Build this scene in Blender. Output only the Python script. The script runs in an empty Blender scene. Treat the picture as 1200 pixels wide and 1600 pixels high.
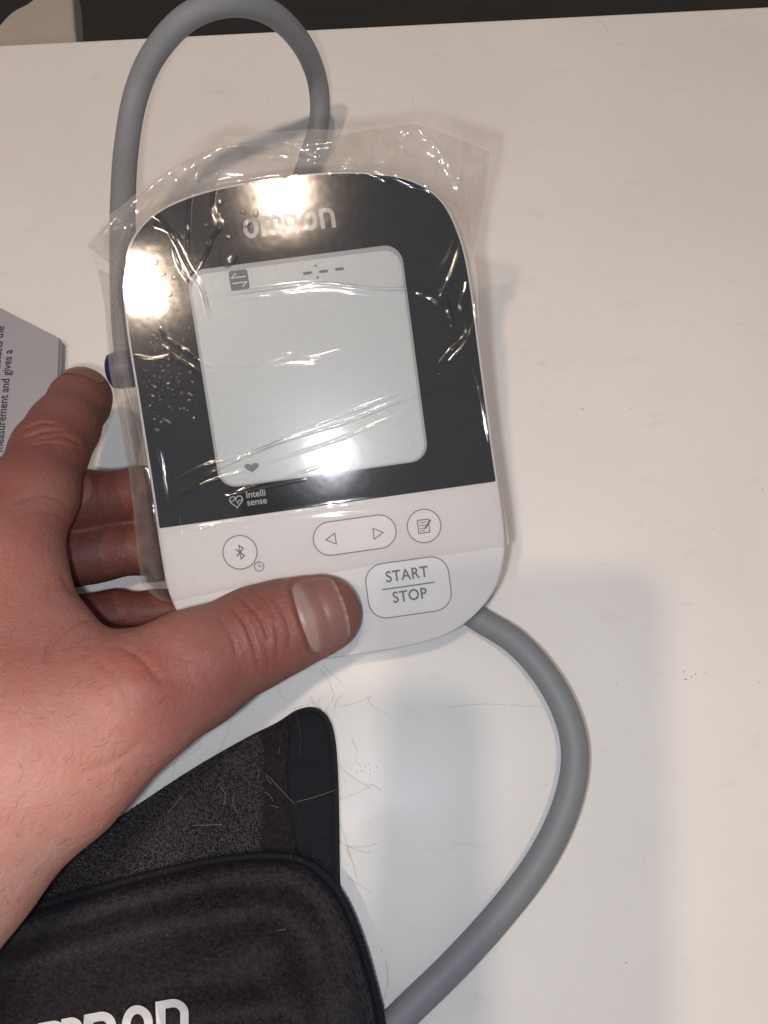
import bpy, bmesh, math, random
import numpy as np
from mathutils import Vector, Matrix
from mathutils.geometry import delaunay_2d_cdt
random.seed(7); RNG = np.random.default_rng(7)
scene = bpy.context.scene
COL = scene.collection

# ------------------------------------------------------------------ camera
CAM_H, PITCH, FPX = 0.27, math.radians(21), 1202.0      # height over table, tilt, focal length in photo pixels
cam_data = bpy.data.cameras.new('camera'); cam = bpy.data.objects.new('camera', cam_data); COL.objects.link(cam)
cam_data.sensor_fit = 'VERTICAL'; cam_data.sensor_height = 34.6
cam_data.lens = 34.6 * FPX / 1600.0
cam_data.clip_start = 0.002; cam_data.clip_end = 50
cam.location = (0, 0, CAM_H); cam.rotation_euler = (PITCH, 0, 0)
scene.camera = cam

# ------------------------------------------------------------------ world, lamps, exposure
world = bpy.data.worlds.new('World'); scene.world = world; world.use_nodes = True
bgn = world.node_tree.nodes['Background']
bgn.inputs[0].default_value = (0.97, 0.96, 1.0, 1); bgn.inputs[1].default_value = 0.20
vs = scene.view_settings
vs.view_transform = 'Standard'; vs.look = 'None'; vs.exposure = 0.19; vs.gamma = 1.0; vs.use_curve_mapping = False

def add_lamp(name, kind, loc, power, color, target=None, **kw):
    l = bpy.data.lights.new(name, kind); l.energy = power; l.color = color
    for k, v in kw.items(): setattr(l, k, v)
    o = bpy.data.objects.new(name, l); COL.objects.link(o); o.location = loc
    if target is not None:
        o.rotation_euler = (Vector(target) - Vector(loc)).to_track_quat('-Z', 'Y').to_euler()
    return o
WARM = (1.0, 0.77, 0.59)
add_lamp('ceiling_lamp', 'AREA', (-0.432, -0.299, 1.68), 6.4, WARM, (0, .1, 0), shape='DISK', size=0.075)
add_lamp('ceiling_lamp', 'AREA', (-0.100, -0.083, 1.69), 5.6, WARM, (0, .1, 0), shape='DISK', size=0.075)

# ------------------------------------------------------------------ geometry of the place: camera helper frame
Rm = np.array([[1, 0, 0], [0, math.cos(PITCH), -math.sin(PITCH)], [0, math.sin(PITCH), math.cos(PITCH)]])
C0 = np.array([0, 0, CAM_H])
def cam_pt(v): return tuple(C0 + Rm @ np.array(v, float))
# the phone's own flash, a few millimetres left of and below its lens
add_lamp('phone_flash', 'POINT', cam_pt((-0.0138, -0.008, -0.003)), 1.10, (0.90, 0.94, 1.0), shadow_soft_size=0.0045)

def ray(x, y): return Rm @ np.array([(x - 600) / FPX, (800 - y) / FPX, -1.0])
def P(x, y, z=0.0):                                    # a spot of the photo at a known height over the table
    d = ray(x, y); t = (z - CAM_H) / d[2]; return C0 + t * d
def proj(p):
    q = (np.asarray(p) - C0) @ Rm
    return 600 + FPX * q[..., 0] / -q[..., 2], 800 - FPX * q[..., 1] / -q[..., 2]
# frame of the monitor's inclined face (24 degrees to the table, standing 5 cm over it)
FN = -ray(550, 690); FN /= np.linalg.norm(FN)
def _pl(x, y, s):
    d = ray(x, y); return C0 + d * (-s / (d @ FN))
def face_frame():
    s = 0.2; a, b = _pl(247, 826, s), _pl(777, 752, s); s *= 0.105 / np.linalg.norm(a - b)
    a, b = _pl(247, 826, s), _pl(777, 752, s)
    ex = (b - a) / np.linalg.norm(b - a); return (a + b) / 2, ex, np.cross(FN, ex)
FO, FX, FY = face_frame()
FACE_M = Matrix(((FX[0], FY[0], FN[0], FO[0]), (FX[1], FY[1], FN[1], FO[1]), (FX[2], FY[2], FN[2], FO[2]), (0, 0, 0, 1)))
def FP(x, y, h=0.0):                                   # photo spot on a plane h over the face -> world
    d = ray(x, y); o = FO + FN * h; return C0 + d * (((o - C0) @ FN) / (d @ FN))
def FL(x, y, h=0.0):                                   # same -> face coordinates
    p = FP(x, y, h) - FO; return np.array([p @ FX, p @ FY])

# ------------------------------------------------------------------ material helpers
MATS = {}
def mat(name, color=(.8, .8, .8), rough=.5, spec=.5, metallic=0, build=None, **inp):
    if name in MATS: return MATS[name]
    m = bpy.data.materials.new(name); m.use_nodes = True
    nt = m.node_tree; b = nt.nodes['Principled BSDF']
    b.inputs['Base Color'].default_value = (*color, 1); b.inputs['Roughness'].default_value = rough
    b.inputs['Specular IOR Level'].default_value = spec; b.inputs['Metallic'].default_value = metallic
    for k, v in inp.items(): b.inputs[k].default_value = v
    if build: build(nt, b)
    MATS[name] = m; return m
def N(nt, t, **kw):
    n = nt.nodes.new(t)
    for k, v in kw.items():
        if k.startswith('i_'): n.inputs[k[2:].replace('_', ' ')].default_value = v
        else: setattr(n, k, v)
    return n
def coords(nt, scale=(1, 1, 1), rot=(0, 0, 0)):
    tc = N(nt, 'ShaderNodeTexCoord'); mp = N(nt, 'ShaderNodeMapping')
    mp.inputs['Scale'].default_value = scale; mp.inputs['Rotation'].default_value = rot
    nt.links.new(tc.outputs['Object'], mp.inputs['Vector']); return mp.outputs[0]
def noise(nt, vec, scale, detail=4, rough=.55):
    n = N(nt, 'ShaderNodeTexNoise'); n.inputs['Scale'].default_value = scale
    n.inputs['Detail'].default_value = detail; n.inputs['Roughness'].default_value = rough
    nt.links.new(vec, n.inputs['Vector']); return n.outputs['Fac']
def ramp(nt, fac, stops):
    r = N(nt, 'ShaderNodeValToRGB'); e = r.color_ramp.elements
    while len(e) < len(stops): e.new(.5)
    for el, (p, c) in zip(e, stops):
        el.position = p; el.color = (*c, 1) if len(c) == 3 else c
    nt.links.new(fac, r.inputs[0]); return r.outputs[0]
def mix(nt, a, b, fac, mode='MIX'):
    m = N(nt, 'ShaderNodeMix', data_type='RGBA', blend_type=mode)
    for s, v in ((m.inputs[0], fac), (m.inputs[6], a), (m.inputs[7], b)):
        if hasattr(v, 'is_linked'): nt.links.new(v, s)
        else: s.default_value = v if not isinstance(v, tuple) else ((*v, 1) if len(v) == 3 else v)
    return m.outputs[2]
def bump(nt, b, h, strength, dist):
    n = N(nt, 'ShaderNodeBump'); n.inputs['Strength'].default_value = strength; n.inputs['Distance'].default_value = dist
    nt.links.new(h, n.inputs['Height']); nt.links.new(n.outputs[0], b.inputs['Normal']); return n

# ------------------------------------------------------------------ object helpers
def tag(o, label=None, cat=None, kind=None, group=None):
    if label: o['label'] = label
    if cat: o['category'] = cat
    if kind: o['kind'] = kind
    if group: o['group'] = group
    return o
def link(name, me, m, parent=None, smooth=True):
    if m is not None and not me.materials: me.materials.append(m)
    o = bpy.data.objects.new(name, me); COL.objects.link(o)
    if parent is not None: o.parent = parent
    if smooth and len(me.polygons): me.polygons.foreach_set('use_smooth', [True] * len(me.polygons))
    return o
def obj(name, verts, faces, m, parent=None, smooth=True):
    me = bpy.data.meshes.new(name)
    me.from_pydata([tuple(map(float, v)) for v in verts], [], [tuple(map(int, f)) for f in faces]); me.update()
    return link(name, me, m, parent, smooth)
def empty(name, M=None):
    o = bpy.data.objects.new(name, None); COL.objects.link(o); o.empty_display_size = .02
    if M is not None: o.matrix_world = M
    return o
def spline(pts, step=.002, closed=False):
    """Catmull-Rom through the points, resampled"""
    p = np.asarray(pts, float); n = len(p); out = []
    rng_ = range(n if closed else n - 1)
    for i in rng_:
        if closed: a, b, c, d = p[(i - 1) % n], p[i], p[(i + 1) % n], p[(i + 2) % n]
        else: a, b, c, d = p[max(i - 1, 0)], p[i], p[i + 1], p[min(i + 2, n - 1)]
        k = max(2, int(np.linalg.norm(c - b) / step))
        for t in np.arange(k) / k:
            out.append(.5 * ((2 * b) + (c - a) * t + (2 * a - 5 * b + 4 * c - d) * t * t + (3 * b - a - 3 * c + d) * t ** 3))
    if not closed: out.append(p[-1])
    return np.array(out)
def sweep(path, radius, seg=16, closed=False, cap=True):
    """tube round a path; radius a number or list"""
    path = np.asarray(path, float); n = len(path); r = np.broadcast_to(np.asarray(radius, float), (n,))
    T = np.gradient(path, axis=0) if not closed else np.roll(path, -1, 0) - np.roll(path, 1, 0)
    T /= np.linalg.norm(T, axis=1)[:, None] + 1e-12
    u = np.cross(T[0], [0, 0, 1.]);
    if np.linalg.norm(u) < 1e-3: u = np.cross(T[0], [1., 0, 0])
    V = []; F = []
    for i in range(n):
        u = u - T[i] * (u @ T[i]); u /= np.linalg.norm(u); w = np.cross(T[i], u)
        a = np.arange(seg) / seg * 2 * math.pi
        V.extend(path[i] + r[i] * (np.cos(a)[:, None] * u + np.sin(a)[:, None] * w))
    for i in range(n if closed else n - 1):
        j = (i + 1) % n
        for k in range(seg):
            F.append((i * seg + k, i * seg + (k + 1) % seg, j * seg + (k + 1) % seg, j * seg + k))
    if cap and not closed:
        F.append(tuple(range(seg))[::-1]); F.append(tuple((n - 1) * seg + k for k in range(seg)))
    return V, F
def ribbon2d(pts, w, z, closed=False, t=0.0):
    """flat stroke of width w along 2d points"""
    p = np.asarray(pts, float); n = len(p)
    if closed: d1 = p - np.roll(p, 1, 0); d2 = np.roll(p, -1, 0) - p
    else:
        d = np.diff(p, axis=0); d1 = np.vstack([d[:1], d]); d2 = np.vstack([d, d[-1:]])
    d1 = d1 / (np.linalg.norm(d1, axis=1)[:, None] + 1e-12); d2 = d2 / (np.linalg.norm(d2, axis=1)[:, None] + 1e-12)
    n1 = np.c_[-d1[:, 1], d1[:, 0]]; n2 = np.c_[-d2[:, 1], d2[:, 0]]
    m = n1 + n2; m /= np.linalg.norm(m, axis=1)[:, None] + 1e-9
    m = m / np.clip((m * n1).sum(1), .5, 1)[:, None]
    A, B = p + m * w / 2, p - m * w / 2
    V = [(*a, z) for a in A] + [(*b, z) for b in B]; F = []
    for i in range(n if closed else n - 1):
        j = (i + 1) % n; F.append((n + i, n + j, j, i))
    return V, F
def merge(*vf):
    V = []; F = []
    for v, f in vf:
        o = len(V); V.extend(v); F.extend(tuple(i + o for i in q) for q in f)
    return V, F
def circle(cx, cy, r, n=48, a0=0, a1=2 * math.pi, end=False):
    return [(cx + r * math.cos(a0 + (a1 - a0) * i / n), cy + r * math.sin(a0 + (a1 - a0) * i / n)) for i in range(n + (1 if end else 0))]
def rrect(x0, y0, x1, y1, r, n=10):
    out = []
    for cx, cy, a in ((x1 - r, y1 - r, 0), (x0 + r, y1 - r, 90), (x0 + r, y0 + r, 180), (x1 - r, y0 + r, 270)):
        for i in range(n + 1):
            t = math.radians(a + 90 * i / n); out.append((cx + r * math.cos(t), cy + r * math.sin(t)))
    return out
def poly2d(pts, z): return [(*p, z) for p in pts], [tuple(range(len(pts)))]
def inset2d(pts, d):
    p = np.asarray(pts, float); t = np.roll(p, -1, 0) - np.roll(p, 1, 0); t /= np.linalg.norm(t, axis=1)[:, None] + 1e-12
    return p + np.c_[-t[:, 1], t[:, 0]] * d             # counter-clockwise outline: left is inward
def plate(pts, z0, z1, bevel):
    """closed plate with a small rounded top edge"""
    n = len(pts); rings = [(pts, z0), (pts, z1 - bevel), (inset2d(pts, bevel * .35), z1 - bevel * .3), (inset2d(pts, bevel), z1)]
    V = []; F = []
    for p, z in rings: V.extend((*q, z) for q in p)
    for k in range(3):
        for i in range(n):
            j = (i + 1) % n; F.append((k * n + i, k * n + j, (k + 1) * n + j, (k + 1) * n + i))
    F.append(tuple(range(3 * n, 4 * n))); F.append(tuple(range(n))[::-1]); return V, F
def dist_poly(px, pts, closed=False):
    """distance of points (k,2) to polyline, and 0..1 position along it"""
    p = np.asarray(pts, float); best = np.full(len(px), 1e9); pos = np.zeros(len(px))
    segs = [(p[i], p[(i + 1) % len(p)]) for i in range(len(p) if closed else len(p) - 1)]
    tot = sum(np.linalg.norm(b - a) for a, b in segs); acc = 0
    for a, b in segs:
        ab = b - a; L = np.linalg.norm(ab)
        if L < 1e-12: continue
        t = np.clip(((px - a) @ ab) / (L * L), 0, 1)
        d = np.linalg.norm(px - a - t[:, None] * ab, axis=1); k = d < best
        best[k] = d[k]; pos[k] = (acc + t[k] * L) / tot; acc += L
    return best, pos
def inside(px, pts):
    p = np.asarray(pts, float); c = np.zeros(len(px), bool)
    for i in range(len(p)):
        a, b = p[i], p[i - 1]
        if a[1] == b[1]: continue
        k = ((a[1] > px[:, 1]) != (b[1] > px[:, 1])) & (px[:, 0] < (b[0] - a[0]) * (px[:, 1] - a[1]) / (b[1] - a[1]) + a[0])
        c ^= k
    return c
_G = {}
def vnoise(p, seed=0):
    """smooth 2d value noise -1..1, vectorised"""
    if seed not in _G: _G[seed] = np.random.default_rng(seed + 100).uniform(-1, 1, (64, 64))
    g = _G[seed]; x, y = p[..., 0], p[..., 1]; xi, yi = np.floor(x).astype(int), np.floor(y).astype(int); fx, fy = x - xi, y - yi
    fx = fx * fx * (3 - 2 * fx); fy = fy * fy * (3 - 2 * fy)
    q = lambda i, j: g[(xi + i) % 64, (yi + j) % 64]
    return (q(0, 0) * (1 - fx) + q(1, 0) * fx) * (1 - fy) + (q(0, 1) * (1 - fx) + q(1, 1) * fx) * fy
def text_mesh(body, size, weight=0.0, align='LEFT', spacing=1.0):
    cu = bpy.data.curves.new('t', 'FONT'); cu.body = body; cu.size = size; cu.offset = weight; cu.align_x = align
    cu.space_character = spacing; cu.resolution_u = 6
    o = bpy.data.objects.new('t', cu); COL.objects.link(o)
    bpy.context.view_layer.update()
    me = bpy.data.meshes.new_from_object(o.evaluated_get(bpy.context.evaluated_depsgraph_get()))
    bpy.data.objects.remove(o); bpy.data.curves.remove(cu)
    V = [tuple(v.co) for v in me.vertices]; F = [tuple(f.vertices) for f in me.polygons]
    bpy.data.meshes.remove(me); return V, F
def place2d(vf, x, y, z, ang=0.0, sx=1, sy=1, shear=0):
    c, s = math.cos(ang), math.sin(ang)
    return [((a * sx + shear * b) * c - b * sy * s + x, (a * sx + shear * b) * s + b * sy * c + y, z) for a, b, *_ in vf[0]], vf[1]

# ================================================================== SETTING
def table_nodes(nt, b):
    v = coords(nt)
    big = noise(nt, v, 9, 5); c = mix(nt, (.76, .745, .725), (.70, .68, .66), ramp(nt, big, [(.35, (0, 0, 0)), (.75, (1, 1, 1))]))
    sm = ramp(nt, noise(nt, coords(nt, (1, 2.2, 1), (0, 0, .6)), 42, 6, .7), [(.60, (0, 0, 0)), (.80, (1, 1, 1))])
    c = mix(nt, c, (.50, .46, .42), mix(nt, (0, 0, 0), (.5, .5, .5), sm))
    sp = ramp(nt, noise(nt, v, 260, 2, .5), [(.755, (0, 0, 0)), (.79, (1, 1, 1))])
    c = mix(nt, c, (.25, .21, .18), mix(nt, (0, 0, 0), (.5, .5, .5), sp))
    nt.links.new(c, b.inputs['Base Color'])
    r = ramp(nt, noise(nt, v, 30, 5, .65), [(.3, (.34, .34, .34)), (.8, (.55, .55, .55))]); nt.links.new(r, b.inputs['Roughness'])
    bump(nt, b, noise(nt, v, 900, 2), .04, .0004)
M_TABLE = mat('white_laminate', (.7, .68, .66), .42, .35, build=table_nodes)
e0, e1 = P(0, 68), P(1200, 8); ed = (e1 - e0) / np.linalg.norm(e1 - e0); en = np.array([-ed[1], ed[0], 0])
mid = (e0 + e1) / 2
prof = [(0, -.024)] + [(-.0025 + .0025 * math.cos(a), -.0025 + .0025 * math.sin(a)) for a in np.linspace(0, math.pi / 2, 6)]
V = []; F = []
for s in (-.75, .75):
    base = mid + ed * s
    for d, z in prof: V.append(base + en * d + np.array([0, 0, z]))
    V.append(base - en * .75); V.append(base - en * .75 + np.array([0, 0, -.024]))
k = len(V) // 2
for i in range(k): F.append((i, (i + 1) % k, k + (i + 1) % k, k + i))
F.append(tuple(range(k))[::-1]); F.append(tuple(range(k, 2 * k)))
tag(obj('table', V, F, M_TABLE, smooth=False), kind='structure')

def floor_nodes(nt, b):
    v = coords(nt, (1, 6, 1)); c = mix(nt, (.030, .026, .023), (.055, .045, .037), noise(nt, v, 5, 6, .65)); nt.links.new(c, b.inputs['Base Color'])
    bump(nt, b, noise(nt, v, 40, 4), .2, .002)
M_FLOOR = mat('dark_floor', (.04, .035, .03), .6, .3, build=floor_nodes)
tag(obj('floor', [(-4, -4, -.72), (4, -4, -.72), (4, 6, -.72), (-4, 6, -.72)], [(0, 1, 2, 3)], M_FLOOR), kind='structure')

def board_nodes(nt, b):
    v = coords(nt); nt.links.new(mix(nt, (.50, .45, .38), (.42, .37, .31), noise(nt, v, 30, 5)), b.inputs['Base Color'])
M_BOARD = mat('beige_board', (.5, .45, .38), .55, .3, build=board_nodes)
bo = [P(x, y, -.10)[:2] for x, y in spline([(119, 110), (116, 40), (111, -30), (104, -48), (88, -40), (48, 0), (20, 16), (0, 36), (-25, 70), (-30, 110), (40, 118)], 6, True)]
if sum(bo[i - 1][0] * bo[i][1] - bo[i][0] * bo[i - 1][1] for i in range(len(bo))) < 0: bo = bo[::-1]
tag(obj('board', *plate(bo, -.118, -.10, .002), M_BOARD, smooth=False), "pale beige board with curved edge beyond the table's far left edge", 'board')

# ================================================================== MONITOR
mm = 1e-3
def shell_nodes(nt, b):
    v = coords(nt); nt.links.new(mix(nt, (.55, .545, .56), (.50, .495, .505), noise(nt, v, 60, 4)), b.inputs['Base Color'])
    bump(nt, b, noise(nt, v, 2500, 2), .05, .0002)
M_SHELL = mat('white_shell', (.74, .73, .74), .42, .45, build=shell_nodes)
def panel_nodes(nt, b):
    v = coords(nt); r = ramp(nt, noise(nt, v, 55, 6, .7), [(.3, (.05, .05, .05)), (.75, (.11, .11, .11))]); nt.links.new(r, b.inputs['Roughness'])
    d = ramp(nt, noise(nt, v, 900, 2), [(.72, (0, 0, 0)), (.8, (1, 1, 1))])
    nt.links.new(mix(nt, (.012, .014, .019), (.10, .10, .10), d), b.inputs['Base Color'])
M_PANEL = mat('black_glass', (.012, .014, .019), .14, .5, build=panel_nodes)
def lcd_nodes(nt, b):
    v = coords(nt); g = noise(nt, v, 700, 3, .6)
    c = mix(nt, (.355, .39, .405), (.42, .455, .47), g)
    d = ramp(nt, noise(nt, v, 420, 2), [(.735, (0, 0, 0)), (.80, (1, 1, 1))]); c = mix(nt, c, (.28, .28, .26), d)
    nt.links.new(c, b.inputs['Base Color'])
M_LCD = mat('lcd_grey', (.5, .53, .5), .34, .3, build=lcd_nodes)
M_LIP = mat('lcd_lip', (.23, .25, .28), .4)
M_SEG = mat('lcd_segment', (.085, .095, .11), .5)
M_INK = mat('grey_ink', (.10, .11, .13), .5)
M_INK2 = mat('pale_ink', (.30, .315, .33), .5)
M_GROOVE = mat('button_groove', (.16, .16, .17), .6)
M_SILVER = mat('silver_ink', (.62, .63, .64), .4)

mon = empty('blood_pressure_monitor', FACE_M)
tag(mon, 'white blood pressure monitor with black display panel, wrapped in clear film', 'monitor')
# outline of the face, counter-clockwise, millimetres
half = spline([(0, -48.2), (18, -47.8), (31, -45.8), (41, -40.5), (48.5, -32.5), (52.6, -21), (53.2, -8), (52.8, 10), (52.5, 40), (52.3, 62), (50.8, 75), (46.5, 86), (38, 93), (25, 96.8), (10, 98.2), (0, 98.4)], 1.2)
OUT = np.vstack([half[:-1], [(-x, y) for x, y in half[:0:-1]]])
def thick(y): return 17 + (y + 48) / 146 * 27
levels = [(1.0, 0.0), (.5, -.12), (.15, -.55), (0, -1.2), (0.05, -2.4), (.35, -2.65), (.45, -2.9), (.1, -3.2), (0.2, -6), (1.0, -.45), (2.2, -.8), (4.5, -.95), (8, -1.0)]
V = []; F = []; n = len(OUT)
for i, (ins, z) in enumerate(levels):
    ring = inset2d(OUT, ins)
    for j, (x, y) in enumerate(ring):
        zz = z if i < 9 else z * thick(OUT[j][1])
        V.append((x * mm, y * mm, zz * mm))
for k in range(len(levels) - 1):
    for i in range(n):
        j = (i + 1) % n; F.append((k * n + j, k * n + i, (k + 1) * n + i, (k + 1) * n + j))
F.append(tuple(range(n))); F.append(tuple(range((len(levels) - 1) * n, len(levels) * n))[::-1])
obj('body', V, F, M_SHELL, mon)
def L(vf): return [(x * mm, y * mm, z * mm) for x, y, z in vf[0]], vf[1]
# black display panel
ins = inset2d(OUT, 1.0); top = [p for p in ins if p[1] > .3]
k0 = min(range(len(top)), key=lambda i: (top[i][0] < 0, top[i][1]))
top = sorted(top, key=lambda p: math.atan2(p[1] - 40, p[0]) if False else 0) if False else top
right = [p for p in top if p[0] >= 0]; left = [p for p in top if p[0] < 0]
pan = [(-51.8, 0.0), (51.8, 0.0)] + [tuple(p) for p in right] + [tuple(p) for p in left]
panel = obj('display_panel', *L(plate(pan, -.4, .18, .15)), M_PANEL, mon, smooth=False)
# screen
SCR = rrect(-32, 9.4, 32.4, 74.6, 5.5)
scr = obj('screen', *L(plate(rrect(-31.2, 9.9, 31.6, 73.2, 5), .1, .30, .05)), M_LCD, mon, smooth=False)
obj('screen_lip', *L(plate(SCR, .1, .24, .04)), M_LIP, mon, smooth=False)
def seg(name, *vf, m=M_SEG, par=scr): return obj(name, *L(merge(*vf)), m, par, smooth=False)
ZS = .33
for x, y in ((3.6, 69.5), (8.4, 69.4), (13.2, 69.5)):
    seg('dash', poly2d([(x - 1.5, y), (x - 1.0, y - .42), (x + 1.0, y - .42), (x + 1.5, y), (x + 1.0, y + .42), (x - 1.0, y + .42)], ZS))
for x, y in ((6.3, 71.3), (6.4, 67.9)): seg('colon_dot', poly2d(circle(x, y, .36, 12), ZS))
ic = seg('transfer_icon', poly2d(rrect(-19.6, 67.2, -14.0, 73.0, .7), ZS))
for s, (cx, cy) in ((1, (-16.8, 70.9)), (-1, (-16.8, 69.3))):
    obj('arrow', *L(ribbon2d([(cx + s * 1.0 * -.5 + s * -.2, cy + s * 1.3), (cx - s * 2.1, cy), (cx + s * 2.1, cy)], .42, ZS + .03)), M_LCD, ic, smooth=False)
hp = [(-21.5 + .98 * 2.25 * math.sin(t) ** 3, 14.6 + .105 * (13 * math.cos(t) - 5 * math.cos(2 * t) - 2 * math.cos(3 * t) - math.cos(4 * t)) * .95) for t in np.linspace(0, 2 * math.pi, 40, endpoint=False)][::-1]
seg('heart_icon', poly2d(hp, ZS))
# lettering on the panel
def brand(x0, y0, h, w, z, sw, dz=.02):
    """five rounded unicase letters: ring, double arch, r with bowl and leg, ring, single arch -> list of strokes"""
    out = []; g = w / 5.0; lw = g * .80; H_ = h
    def ell(cx): return [(cx + (lw - sw) / 2 * math.cos(t), y0 + H_ / 2 + (H_ - sw) / 2 * math.sin(t)) for t in np.linspace(0, 2 * math.pi, 40, endpoint=False)]
    def arch(xa, xb):
        r = min((xb - xa) * .5, H_ * .34); yt = y0 + H_ - sw / 2
        return [(xa, y0), (xa, yt - .0), (xb - r, yt)] + [(xb - r + r * math.cos(t), yt - r + r * math.sin(t)) for t in np.linspace(math.pi / 2, 0, 8)][1:] + [(xb, y0)]
    xs = [x0, x0 + g * .93, x0 + g * 2.13, x0 + g * 3.07, x0 + g * 4.02]
    out.append(ribbon2d(ell(xs[0] + lw / 2), sw, z, True))
    a = xs[1] + sw / 2; b = a + lw * .62; c = a + lw * 1.16
    out.append(merge(ribbon2d(arch(a, b), sw, z), ribbon2d(arch(b, c)[1:], sw, z + dz)))
    a = xs[2] + sw / 2; b = a + lw * .72; yt = y0 + H_ - sw / 2; r = H_ * .29
    bowl = [(a, y0), (a, yt), (b - r, yt)] + [(b - r + r * math.cos(t), yt - r + r * math.sin(t)) for t in np.linspace(math.pi / 2, -math.pi / 2, 12)][1:] + [(a + sw * .3, yt - 2 * r)]
    out.append(merge(ribbon2d(bowl, sw, z), ribbon2d([(b - r * 1.3, yt - 2 * r), (b + sw * .2, y0)], sw, z + dz)))
    out.append(ribbon2d(ell(xs[3] + lw / 2), sw, z, True))
    out.append(ribbon2d(arch(xs[4] + sw / 2, xs[4] + lw - sw / 2), sw, z))
    return out
for vf in brand(-13.4, 81.6, 5.9, 28.4, .24, 1.25): obj('logo_letter', *L(vf), M_INK2, panel, smooth=False)
t1 = place2d(text_mesh('Intelli', 2.9, .03), -24.6, 5.55, .23, sx=.95); t2 = place2d(text_mesh('sense', 2.9, .03), -24.6, 3.15, .23, sx=.95)
obj('caption', *L(merge(t1, t2)), M_INK2, panel, smooth=False)
hh = [(-27.7 + 1.95 * math.sin(t) ** 3, 5.0 + .128 * (13 * math.cos(t) - 5 * math.cos(2 * t) - 2 * math.cos(3 * t) - math.cos(4 * t))) for t in np.linspace(0, 2 * math.pi, 48, endpoint=False)]
obj('heart_logo', *L(merge(ribbon2d(hh, .3, .23, True), ribbon2d([(-29.5, 5.2), (-28.5, 5.2), (-28.0, 6.0), (-27.3, 4.2), (-26.9, 5.2), (-25.9, 5.2)], .25, .25))), M_INK2, panel, smooth=False)
# buttons
def button(out, icons, label=None):
    b = obj('button', *L(plate(out, -.3, .16, .12)), M_SHELL, mon, smooth=False)
    obj('outline', *L(ribbon2d(out, .36, .185, True)), M_GROOVE, b, smooth=False)
    for nm, vf in icons: obj(nm, *L(vf), M_INK, b, smooth=False)
    if label: b['label'] = label
    return b
ZI = .20
bx, by = -29.0, -10.7
button(circle(bx, by, 5.2), [('bluetooth_icon', ribbon2d([(bx - 1.15, by + 1.1), (bx + 1.15, by - 1.1), (bx, by - 2.15), (bx, by + 2.15), (bx + 1.15, by + 1.1), (bx - 1.15, by - 1.1)], .42, ZI))], 'round button with bluetooth mark')
button(rrect(-6.2, -15.6, 19.4, -5.2, 5.15), [
    ('left_arrow', ribbon2d([(-2.4, -10.6), (.6, -8.9), (.6, -12.3)], .33, ZI, True)),
    ('right_arrow', ribbon2d([(15.4, -10.8), (12.4, -9.1), (12.4, -12.5)], .33, ZI, True))], 'pill-shaped button with left and right arrows')
mx, my = 28.2, -10.6
button(circle(mx, my, 5.2), [('memo_icon', merge(ribbon2d([(mx - 1.9, my + 2), (mx + 1.5, my + 2), (mx + 1.5, my - 2.1), (mx - 1.9, my - 2.1)], .34, ZI, True),
    *[ribbon2d([(mx - 1.4, my + q), (mx + (.9 if q > -.6 else .1), my + q)], .28, ZI + .01) for q in (1.2, .3, -.6, -1.4)],
    ribbon2d([(mx + .1, my - .9), (mx + 2.3, my + 1.7)], .62, ZI + .02)))], 'round button with notepad and pen mark')
st = place2d(text_mesh('START', 4.9, .09, 'CENTER', 1.08), 20.9, -26.4, ZI, sx=.88); sp_ = place2d(text_mesh('STOP', 4.9, .09, 'CENTER', 1.08), 20.9, -33.1, ZI, sx=.88)
button(rrect(7.9, -37.6, 33.9, -20.4, 5.6), [('start_lettering', st), ('stop_lettering', sp_), ('divider', ribbon2d([(12.6, -28.5), (29.2, -28.5)], .42, ZI))], 'rounded rectangular button reading START STOP')
obj('clock_mark', *L(merge(ribbon2d(circle(-23.9, -15.9, 1.45, 28), .28, .06, True), ribbon2d([(-23.9, -14.9), (-23.9, -15.9), (-23.0, -15.9)], .25, .07))), M_INK, mon, smooth=False)

# ================================================================== AIR TUBE
def tube_nodes(nt, b):
    v = coords(nt); nt.links.new(mix(nt, mix(nt, (.23, .24, .255), (.185, .19, .205), noise(nt, v, 25, 5, .7)), (.30, .30, .30), ramp(nt, noise(nt, v, 700, 2), [(.70, (0, 0, 0)), (.85, (.5, .5, .5))])), b.inputs['Base Color'])
M_TUBE = mat('grey_rubber', (.22, .23, .245), .55, .35, build=tube_nodes)
M_PLUG = mat('blue_plug', (.010, .008, .075), .4, .5)
tube = empty('air_tube', Matrix.Translation(Vector(P(900, 1200, 0))))
T0 = np.array(P(900, 1200, 0))
tube_pts = [(206, 596, .040), (198, 540, .046), (193, 470, .051), (192, 400, .053), (192, 320, .053), (197, 235, .053), (212, 150, .060), (242, 82, .070), (295, 26, .078), (360, 5, .078), (421, 19, .068), (467, 62, .050), (492, 112, .031), (500, 160, .019), (496, 205, .012), (480, 255, .008), (462, 330, .0055), (480, 450, .0050), (540, 640, .0050), (620, 800, .0055), (685, 920, .0065), (740, 962, .0085), (805, 1003, .0115), (857, 1062, .013), (890, 1130, .013), (898, 1195, .0125), (881, 1270, .0115), (841, 1350, .0100), (780, 1430, .008), (705, 1512, .0065), (625, 1590, .006), (540, 1680, .006)]
tp = spline([P(*p) - T0 for p in tube_pts], .0025)
obj('hose', *sweep(tp, .0044, 28), M_TUBE, tube)
pc = P(198, 577, .046) - T0
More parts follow.
